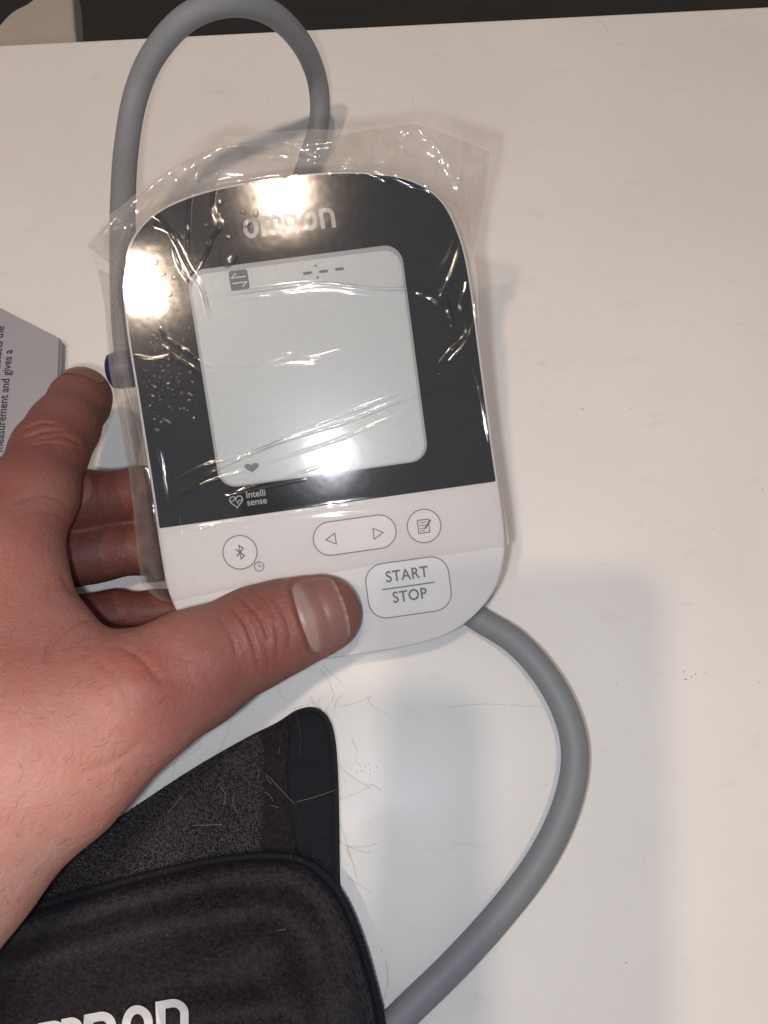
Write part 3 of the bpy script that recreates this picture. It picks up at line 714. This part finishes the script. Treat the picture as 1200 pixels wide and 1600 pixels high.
# index fingernail, on the far side of the fingertip
ia = index[-1][0] - index[-3][0]; ia /= np.linalg.norm(ia); idr = np.array([.2, .85, .25]); idr -= ia * (idr @ ia); idr /= np.linalg.norm(idr); ib = np.cross(idr, ia)
ic_ = index[-2][0]; V = []; F = []
for i in range(13):
    for j in range(17):
        gu, gv = i / 6 - 1, j / 8 - 1; gv2 = gv * math.sqrt(1 - .3 * gu * gu); s = .0045 + gu * .0036 * math.sqrt(1 - .25 * gv * gv); a = math.radians(42) * gv2
        d = idr * math.cos(a) + ib * math.sin(a); V.append((ic_ + ia * s, d))
rr_ = march(np.array([p for p, _ in V]), np.array([d for _, d in V]), .001)
V = [p + d * (max(q, .0084) + .0001) - HC for (p, d), q in zip(V, rr_)]
for i in range(12):
    for j in range(16):
        q = i * 17 + j; F.append((q, q + 1, q + 18, q + 17))
v0 = np.array(V); f0 = F[100]
if np.cross(v0[f0[1]] - v0[f0[0]], v0[f0[2]] - v0[f0[1]]) @ idr < 0: F = [f[::-1] for f in F]
n2 = obj('index_nail', V, F, M_NAIL, hand)
at = n2.data.color_attributes.new('tone', 'FLOAT_COLOR', 'POINT'); at.data.foreach_set('color', np.tile([.20, .10, .08, 1], len(V)).astype(np.float32))
# short dark hairs on the forearm
M_HAIR = mat('dark_hair', (.05, .03, .025), .5)
cand = np.where((front > .35) & (hx < 300) & (hx > -150) & (hy > 980) & (hy < 1500))[0]; sel = RNG.choice(cand, 190, replace=False); V = []; F = []
for i in sel:
    p, nn = HV2[i] - HC, HN[i]; t = np.cross(nn, [0, 0, 1.]); t = np.array([.6, .75, 0]) + RNG.normal(0, .35, 3); t -= nn * (t @ nn); t /= np.linalg.norm(t); l = RNG.uniform(.001, .0034)
    V, F = merge((V, F), sweep([p - nn * .0002, p + t * l * .5 + nn * .0006, p + t * l + nn * .0004], [.000036, .00003, .000014], 4))
tag(obj('arm_hair', V, F, M_HAIR, hand), kind='stuff')

# ================================================================== CLEAR FILM SLEEVE
def film_nodes_factory(tint, gloss_r, haze, milk=.012):
    def f(m):
        nt = m.node_tree; nt.nodes.clear(); out = N(nt, 'ShaderNodeOutputMaterial')
        tr = N(nt, 'ShaderNodeBsdfTransparent'); tr.inputs[0].default_value = (*tint, 1)
        g1 = N(nt, 'ShaderNodeBsdfGlossy'); g1.inputs['Roughness'].default_value = gloss_r; g1.inputs[0].default_value = (1, 1, 1, 1)
        g2 = N(nt, 'ShaderNodeBsdfGlossy'); g2.inputs['Roughness'].default_value = .15
        df = N(nt, 'ShaderNodeBsdfDiffuse'); df.inputs[0].default_value = (.8, .78, .75, 1)
        fr = N(nt, 'ShaderNodeFresnel'); fr.inputs['IOR'].default_value = 1.55
        v = coords(nt); nb = N(nt, 'ShaderNodeBump'); nb.inputs['Strength'].default_value = .03; nb.inputs['Distance'].default_value = .0004
        nt.links.new(noise(nt, v, 70, 3, .5), nb.inputs['Height'])
        for s in (g1, g2, fr): nt.links.new(nb.outputs[0], s.inputs['Normal'])
        m1 = N(nt, 'ShaderNodeMixShader'); nt.links.new(fr.outputs[0], m1.inputs[0]); nt.links.new(tr.outputs[0], m1.inputs[1]); nt.links.new(g1.outputs[0], m1.inputs[2])
        m2 = N(nt, 'ShaderNodeMixShader'); m2.inputs[0].default_value = haze; nt.links.new(m1.outputs[0], m2.inputs[1]); nt.links.new(g2.outputs[0], m2.inputs[2])
        m3 = N(nt, 'ShaderNodeMixShader'); mk = N(nt, 'ShaderNodeAttribute', attribute_name='milky'); mm_ = N(nt, 'ShaderNodeMath', operation='MULTIPLY_ADD'); mm_.inputs[1].default_value = .17; mm_.inputs[2].default_value = milk; nt.links.new(mk.outputs['Fac'], mm_.inputs[0]); nt.links.new(mm_.outputs[0], m3.inputs[0]); nt.links.new(m2.outputs[0], m3.inputs[1]); nt.links.new(df.outputs[0], m3.inputs[2])
        nt.links.new(m3.outputs[0], out.inputs[0])
    return f
M_FILM = bpy.data.materials.new('clear_film'); M_FILM.use_nodes = True; film_nodes_factory((.945, .935, .925), .052, .0085)(M_FILM)
M_FILM2 = bpy.data.materials.new('clear_film_back'); M_FILM2.use_nodes = True; film_nodes_factory((.86, .84, .82), .05, .02, .06)(M_FILM2)
bag = empty('plastic_sleeve', FACE_M)
tag(bag, 'crumpled clear plastic sleeve pulled over the upper part of the monitor', 'plastic sleeve')
def fl(pts, h=0): return [FL(x, y, h) * 1000 for x, y in pts]
def resample(pts, n):
    p = spline(pts, .6); s = np.r_[0, np.cumsum(np.linalg.norm(np.diff(p, axis=0), axis=1))]; t = np.linspace(0, s[-1], n)
    return np.c_[np.interp(t, s, p[:, 0]), np.interp(t, s, p[:, 1])]
OUTC = np.array(OUT)
def coons(topc, botc, lefc, rigc, nu, nv):
    T, B, Lc, Rc = resample(topc, nu), resample(botc, nu), resample(lefc, nv), resample(rigc, nv)   # left/right run top->bottom
    u = np.linspace(0, 1, nu)[None, :, None]; v = np.linspace(0, 1, nv)[:, None, None]
    S = (1 - v) * T[None] + v * B[None] + (1 - u) * Lc[:, None] + u * Rc[:, None]
    S = S - ((1 - u) * (1 - v) * T[0] + u * (1 - v) * T[-1] + (1 - u) * v * B[0] + u * v * B[-1]); return S
top_e = fl([(122, 370), (165, 333), (215, 290), (255, 250), (330, 207), (415, 200), (500, 196), (590, 186), (650, 179), (710, 194), (770, 210)])
rig_e = fl([(770, 210), (760, 300), (757, 360), (752, 420), (750, 500), (757, 600), (772, 700), (786, 780), (800, 852)])
bot_e = fl([(205, 925), (228, 938), (258, 941), (310, 931), (400, 912), (500, 898), (600, 880), (700, 866), (800, 852)])
lef_e = fl([(122, 370), (138, 410), (146, 470), (151, 550), (163, 625), (178, 700), (190, 790), (200, 880), (205, 925)])
S = coons(top_e, bot_e, lef_e, rig_e, 480, 520); sh = S.shape[:2]; Q = S.reshape(-1, 2)
d_out, _ = dist_poly(Q, OUTC[::2], True); ins_ = inside(Q, OUTC); so = np.where(ins_, -d_out, d_out)
h = np.where(so < -1, .62, .62)
side = np.clip(so + .6, 0, None)
istop = np.clip((Q[:, 1] - 70) / 25, 0, 1)
drop_side = np.where(side < 3, side ** 2 * .30, 2.7 + (side - 3) * 1.25); drop_top = np.where(side < 2, side ** 2 * .22, .88 + (side - 2) * .30)
isleft = Q[:, 0] < 0
drop_side = np.where(isleft, drop_side, np.where(side < 1.5, side ** 2 * .9, 2 + (side - 1.5) * 3.0))
h = h - (drop_side * (1 - istop) + drop_top * istop)
# wrinkles: each a fold line seen in the film: path (photo spots), height mm, width mm
folds = [([(318, 466), (370, 458), (430, 450), (500, 443), (545, 447), (600, 452), (660, 452), (705, 466)], .75, 1.0), ([(330, 476), (420, 462), (500, 452), (560, 458), (640, 466), (690, 470)], .4, .8),
    ([(258, 792), (300, 762), (345, 730), (440, 690), (540, 660), (620, 628), (690, 606), (760, 604)], .75, 1.0), ([(262, 758), (320, 728), (400, 704), (500, 662), (590, 628), (670, 596), (735, 588)], .6, .9),
    ([(265, 775), (330, 752), (420, 722), (520, 690), (620, 650), (700, 628), (755, 630)], .4, .9),
    ([(300, 560), (340, 572), (400, 570), (450, 555), (485, 560), (540, 545)], .5, .8), ([(310, 575), (360, 585), (430, 572), (500, 566)], .3, .7),
    ([(322, 205), (312, 245), (300, 290), (295, 340), (294, 400)], .7, .9), ([(368, 212), (352, 250), (338, 280), (333, 325), (345, 352), (333, 372), (322, 400), (306, 428)], .7, .8),
    ([(225, 328), (255, 345), (276, 380), (296, 420), (318, 455), (328, 505)], .9, 1.0), ([(272, 385), (280, 415), (300, 445)], .5, .7), ([(240, 350), (268, 362), (285, 375)], .6, .9),
    ([(712, 372), (700, 400), (683, 425), (655, 438), (600, 444)], .6, .8), ([(722, 378), (708, 420), (696, 448), (680, 456)], .6, .8), ([(731, 435), (720, 480), (728, 520), (700, 552), (680, 575)], .6, .9), ([(740, 450), (742, 500), (720, 545), (695, 570)], .5, .8),
    ([(690, 456), (700, 480), (708, 512)], .9, 1.6), ([(645, 455), (680, 470), (706, 508)], .5, 1.2),
    ([(176, 430), (172, 500), (174, 560), (192, 610), (212, 660), (228, 730), (238, 790), (252, 860), (262, 930)], .9, 1.0), ([(160, 470), (165, 540), (178, 600), (190, 680), (205, 780)], .6, 1.4),
    ([(345, 200), (372, 228), (400, 240), (455, 243), (520, 254), (580, 275), (620, 290)], .9, 1.0), ([(440, 205), (460, 218), (500, 240)], .8, 1.6), ([(585, 268), (640, 290), (680, 305), (720, 350)], .7, .8),
    ([(255, 540), (275, 560), (300, 575), (330, 600)], .7, .9), ([(252, 512), (262, 530), (290, 548), (312, 566)], .6, .8), ([(210, 556), (240, 562), (265, 556)], .5, .7),
    ([(365, 770), (410, 755), (470, 738), (500, 728)], .5, .7), ([(340, 778), (380, 770), (440, 757), (480, 748)], .3, .6), ([(280, 800), (285, 840), (300, 890), (305, 930)], .5, .8),
    ([(258, 845), (330, 822), (420, 808), (520, 792), (600, 780)], .5, 2.2), ([(440, 815), (520, 806), (600, 800)], .35, 1.4),
    ([(600, 190), (630, 230), (660, 260), (690, 300)], .5, .8), ([(650, 182), (690, 230), (715, 280), (735, 340)], .7, 1.0), ([(680, 255), (640, 240), (610, 260), (590, 278)], .4, .7), ([(765, 215), (742, 270), (735, 330)], .6, 1.0),
    ([(225, 640), (250, 700), (258, 760), (262, 800)], .5, .8), ([(240, 690), (256, 745), (263, 790)], .4, .5), ([(735, 560), (752, 620), (765, 700)], .5, .9), ([(215, 300), (200, 360), (180, 420), (170, 470)], .6, 1.3), ([(260, 255), (245, 300), (215, 350)], .5, 1.2)]
for (a0, b0, c0), hh0 in (((300, 296, 255), .9), ((330, 290, 340), .9), ((385, 282, 372), .8), ((440, 276, 470), 1.0), ((520, 270, 505), .8), ((560, 270, 600), .9), ((620, 275, 640), .8), ((665, 290, 700), 1.0), ((700, 318, 745), .9)):
    yb = 195 if c0 > 320 else 262
    folds.append(([(a0, b0 + 6), ((a0 * 2 + c0) / 3 + 5, b0 * .65 + yb * .35), ((a0 + c0 * 2) / 3 - 4, b0 * .3 + yb * .7), (c0, yb + 4)], hh0, 1.5))
folds += [([(722, 360), (745, 330), (752, 270), (762, 225)], 1.0, 1.6), ([(215, 345), (190, 350), (160, 355), (130, 368)], 1.1, 1.5), ([(195, 420), (175, 400), (150, 392), (136, 400)], .9, 1.4), ([(190, 480), (170, 470), (152, 478)], .8, 1.4), ([(205, 560), (185, 590), (165, 610)], .8, 1.5), ([(225, 680), (205, 700), (182, 712)], .8, 1.5), ([(248, 850), (225, 860), (202, 880)], .8, 1.4), ([(240, 795), (215, 770), (190, 775)], .7, 1.6)]
for pts, hh_, ww in folds:
    pl = np.array([FL(x, y) * 1000 for x, y in spline(pts, 4)])
    lo, hi = pl.min(0) - 6, pl.max(0) + 6; m = ((Q > lo) & (Q < hi)).all(1)
    if not m.any(): continue
    d, pos = dist_poly(Q[m], pl); wob = 1 + .35 * vnoise(Q[m] * .25, 5)
    h[m] += hh_ * .50 * np.exp(-(d / (ww * .38)) ** 2) * np.clip(np.minimum(pos, 1 - pos) * 6, 0, 1) * wob
# trapped air bubbles on the left and top of the panel
bub = [(344, 315, 1.7), (344, 336, .9), (380, 331, 1.2), (397, 308, .9), (400, 332, 1.4), (357, 370, 1.5), (386, 348, 2.2), (360, 405, 3.1), (322, 352, 1.0), (337, 348, 1.6), (297, 616, 1.3), (262, 658, 1.6), (246, 672, 1.2), (320, 528, 1.2), (262, 460, 1.8), (240, 524, 1.3), (275, 484, .9), (243, 410, 1.3), (252, 428, 1.6), (272, 434, 1.1), (245, 380, .9)]
for _ in range(420):
    x, y = RNG.normal(256, 30), RNG.uniform(365, 660); bub.append((x, y, abs(RNG.normal(0, .26)) + .13))
for _ in range(26): bub.append((RNG.uniform(330, 420), RNG.uniform(290, 400), RNG.uniform(.12, .35)))
BUB = []
for x, y, r in bub:
    c = FL(x, y) * 1000
    if abs(c[0]) > 49.5 or (c[0] > -33 and c[1] < 73.5): continue
    BUB.append((c, r * .74, RNG.uniform(.75, 1.3), RNG.uniform(0, 3.14)))
# slack of the film where it leaves the body, plus faint ripple everywhere
loose = np.clip(side / 4, 0, 1)
h += loose * (1.7 * vnoise(Q * .10, 21) + .22 * vnoise(Q * .32, 22)) + (.004 + .015 * loose) * vnoise(Q * .6, 23) + .04 * vnoise(Q * np.array([.05, .13]) + 7, 24)
h = np.where(ins_, np.maximum(h, .45), h)
V = [(x * mm, y * mm, z * mm) for (x, y), z in zip(Q, h)]
nu = sh[1]; F = [(r * nu + c, (r + 1) * nu + c, (r + 1) * nu + c + 1, r * nu + c + 1) for r in range(sh[0] - 1) for c in range(nu - 1)]
ff = obj('front_film', V, F, M_FILM, bag)
at = ff.data.attributes.new('milky', 'FLOAT', 'POINT'); at.data.foreach_set('value', (np.clip(side / 3, 0, 1) * (.75 + .25 * vnoise(Q * .3, 51))).astype(np.float32))
hg = h.reshape(sh); V = []; F = []
for c, r, el, an in BUB:                                # flat little blisters standing on the film
    i = np.argmin(((Q - c) ** 2).sum(1)); z0 = h[i] - .02; o = len(V); nr, na_ = 6, 14
    for k in range(nr + 1):
        f_ = k / nr
        for a in range(na_):
            t = a / na_ * 2 * math.pi; x_, y_ = r * f_ * el * math.cos(t), r * f_ / el * math.sin(t)
            w_ = 1 + .18 * math.sin(2 * t + an * 3) * f_
            V.append(((c[0] + w_ * (x_ * math.cos(an) - y_ * math.sin(an))) * mm, (c[1] + w_ * (x_ * math.sin(an) + y_ * math.cos(an))) * mm, (z0 + .34 * r * (1 - f_ ** 2.6)) * mm))
    F += [(o + k * na_ + a, o + (k + 1) * na_ + a, o + (k + 1) * na_ + (a + 1) % na_, o + k * na_ + (a + 1) % na_) for k in range(nr) for a in range(na_)]
M_BUB = bpy.data.materials.new('blister_film'); M_BUB.use_nodes = True; film_nodes_factory((.97, .965, .96), .06, .06)(M_BUB)
tag(obj('air_bubbles', V, F, M_BUB, bag), kind='stuff')
# rear film: leaves the same seam at the top and hangs behind the monitor
t2_ = [p + np.array([.4, -1.2 + 1.2 * math.sin(i)]) for i, p in enumerate(top_e)]
bt2 = fl([(200, 430), (260, 330), (330, 292), (420, 276), (560, 270), (640, 282), (700, 330), (745, 400)])
S2 = coons(t2_, bt2, [t2_[0], (t2_[0] + bt2[0]) / 2 + np.array([-.5, 0]), bt2[0]], [t2_[-1], (t2_[-1] + bt2[-1]) / 2 + np.array([.8, 0]), bt2[-1]], 200, 50); Q2 = S2.reshape(-1, 2)
vv_ = np.repeat(np.linspace(0, 1, 50), 200); do2 = dist_poly(Q2, OUTC, True)[0]; do2 = np.where(inside(Q2, OUTC), 0, do2)
h2 = .62 - (.88 + np.clip(do2 - 1.4, 0, None) * .30) - 2.2 - 12 * vv_ ** 1.5 + 1.6 * vnoise(Q2 * .12, 31) * np.sin(vv_ * math.pi) + .2 * vnoise(Q2 * .35, 32)
V = [(x * mm, y * mm, z * mm) for (x, y), z in zip(Q2, h2)]; F = [(r * 200 + c, (r + 1) * 200 + c, (r + 1) * 200 + c + 1, r * 200 + c + 1) for r in range(49) for c in range(199)]
obj('rear_film', V, F, M_FILM2, bag)
# rear film down the left side
r3 = fl([(200, 430), (198, 520), (216, 640), (236, 760), (262, 905)]); l3 = lef_e[1:]
S3 = coons([l3[0], (l3[0] + r3[0]) / 2, r3[0]], [l3[-1], (l3[-1] + r3[-1]) / 2, r3[-1]], l3, r3, 40, 200); Q3 = S3.reshape(-1, 2); u3 = np.tile(np.linspace(0, 1, 40), 200)
so3 = dist_poly(Q3, OUTC, True)[0]; so3 = np.clip(np.where(inside(Q3, OUTC), 0, so3) + .6, 0, None); dr = np.where(so3 < 3, so3 ** 2 * .30, 2.7 + (so3 - 3) * 1.25)
ist3 = np.clip((Q3[:, 1] - 70) / 25, 0, 1); d_l = dr.reshape(200, 40)[:, :1].repeat(40, 1).ravel()
h3 = .62 - d_l * (1 - ist3) - 3 * ist3 - 1.0 - 9 * u3 ** .8 + 1.0 * vnoise(Q3 * .16, 41) * np.sin(u3 * math.pi) + .4 * vnoise(Q3 * .5, 42)
V = [(x * mm, y * mm, z * mm) for (x, y), z in zip(Q3, h3)]; F = [(a_ * 40 + c, (a_ + 1) * 40 + c, (a_ + 1) * 40 + c + 1, a_ * 40 + c + 1) for a_ in range(199) for c in range(39)]
obj('side_film', V, F, M_FILM2, bag)
# ================================================================== PHONE THAT CARRIES THE FLASH (just behind the lens)
M_PHONE = mat('dark_phone', (.02, .02, .022), .3)
cm = Matrix.Translation(Vector(C0)) @ Matrix.Rotation(PITCH, 4, 'X')
ph = obj('smartphone', *plate(rrect(-.0675, -.138, .0125, .0205, .010), .0015, .0095, .002), M_PHONE, smooth=False); ph.matrix_world = cm
tag(ph, 'dark smartphone held above the table, its flash lighting the monitor', 'smartphone')

# ================================================================== LOOSE HAIRS AND CRUMBS
M_STRAND = mat('fine_hair', (.16, .12, .10), .5); M_STRANDL = mat('pale_hair', (.55, .50, .44), .4)
def strand(pts, z, r): return sweep([P(x, y, z + dz) for (x, y), dz in zip(spline(pts, 7), np.abs(np.sin(np.arange(400) * .7)) * .0006)], r, 4)
dark_h = [([(255, 1205), (280, 1188), (308, 1172), (313, 1160), (303, 1150), (285, 1168), (272, 1200), (270, 1228)], .0008), ([(215, 1236), (235, 1248), (255, 1255)], .001), ([(362, 1122), (355, 1145), (345, 1170), (332, 1185)], .0008), ([(500, 1045), (512, 1060), (520, 1082)], .0008), ([(505, 1040), (520, 1055), (532, 1065)], .0006),
    ([(645, 150), (646, 165), (650, 180)], .004), ([(530, 1250), (560, 1238), (585, 1225)], .001), ([(540, 1325), (552, 1350), (556, 1372)], .0006), ([(462, 1115), (470, 1150), (468, 1180)], .0095), ([(600, 1560), (606, 1530), (603, 1500)], .0008), ([(700, 1105), (760, 1100), (850, 1105)], .0004), ([(930, 25), (945, 40), (950, 52)], .0004)]
for _ in range(8):
    x, y = RNG.uniform(530, 600), RNG.uniform(1085, 1380); a = RNG.uniform(0, 6.28); l = RNG.uniform(12, 40); b = a + RNG.normal(0, .3)
    dark_h.append(([(x, y), (x + l * math.cos(a), y + l * math.sin(a)), (x + l * math.cos(a) + l * math.cos(b), y + l * math.sin(a) + l * math.sin(b))], .009 if x < 530 else .0008))
for _ in range(9):
    x, y = RNG.uniform(440, 600), RNG.uniform(1090, 1130); a = RNG.uniform(-2.6, -.5); l = RNG.uniform(6, 16); dark_h.append(([(x, y), (x + l * math.cos(a), y + l * math.sin(a)), (x + l * 1.8 * math.cos(a + .3), y + l * 1.8 * math.sin(a + .3))], .001))
V, F = [], []
for pts, z in dark_h: V, F = merge((V, F), strand(pts, z, .000028))
tag(obj('pet_hair', V, F, M_STRAND), 'fine dark pet hairs scattered over the cuff and table', 'hair', 'stuff')
pale_h = [([(262, 1270), (274, 1256), (285, 1243)], .0105), ([(418, 1211), (440, 1235), (460, 1256)], .0105), ([(300, 1290), (325, 1289), (348, 1288)], .0105), ([(420, 1258), (430, 1260), (436, 1262)], .0105), ([(434, 1178), (437, 1170), (437, 1165)], .0105), ([(462, 1253), (490, 1246), (525, 1234)], .0105), ([(432, 1454), (441, 1453), (450, 1451)], .0165), ([(340, 1225), (352, 1240), (350, 1258)], .0105)]
for _ in range(4):
    x, y = RNG.uniform(300, 470), RNG.uniform(1180, 1340); a = RNG.uniform(0, 6.28); l = RNG.uniform(5, 18); pale_h.append(([(x, y), (x + l * math.cos(a), y + l * math.sin(a)), (x + 2 * l * math.cos(a + .3), y + 2 * l * math.sin(a + .3))], .0100))
V, F = [], []
for pts, z in pale_h: V, F = merge((V, F), strand(pts, z, .000028))
tag(obj('pale_pet_hair', V, F, M_STRANDL), 'short pale pet hairs caught on the fuzzy cuff strip', 'hair', 'stuff')
V, F = [], []
spots = [(560 + RNG.normal(0, 12), 1200 + RNG.normal(0, 12)) for _ in range(26)] + [(RNG.uniform(500, 1190), RNG.uniform(1030, 1590)) for _ in range(30)] + [(RNG.uniform(20, 1190), RNG.uniform(80, 900)) for _ in range(26)] + [(1080 + RNG.normal(0, 14), 1058 + RNG.normal(0, 5)) for _ in range(16)]
for x, y in spots:
    r = abs(RNG.normal(0, .00012)) + .00006; c = P(x, y, r * .4)
    ico = [(c[0] + r * math.cos(a) * RNG.uniform(.7, 1.3), c[1] + r * math.sin(a) * RNG.uniform(.7, 1.3), .00005) for a in np.arange(5) * 1.257] + [(c[0], c[1], r * .8)]
    V, F = merge((V, F), (ico, [(i, (i + 1) % 5, 5) for i in range(5)]))
tag(obj('crumbs', V, F, mat('crumb', (.26, .22, .19), .8)), 'tiny dark crumbs and dust specks on the white table', 'crumbs', 'stuff')
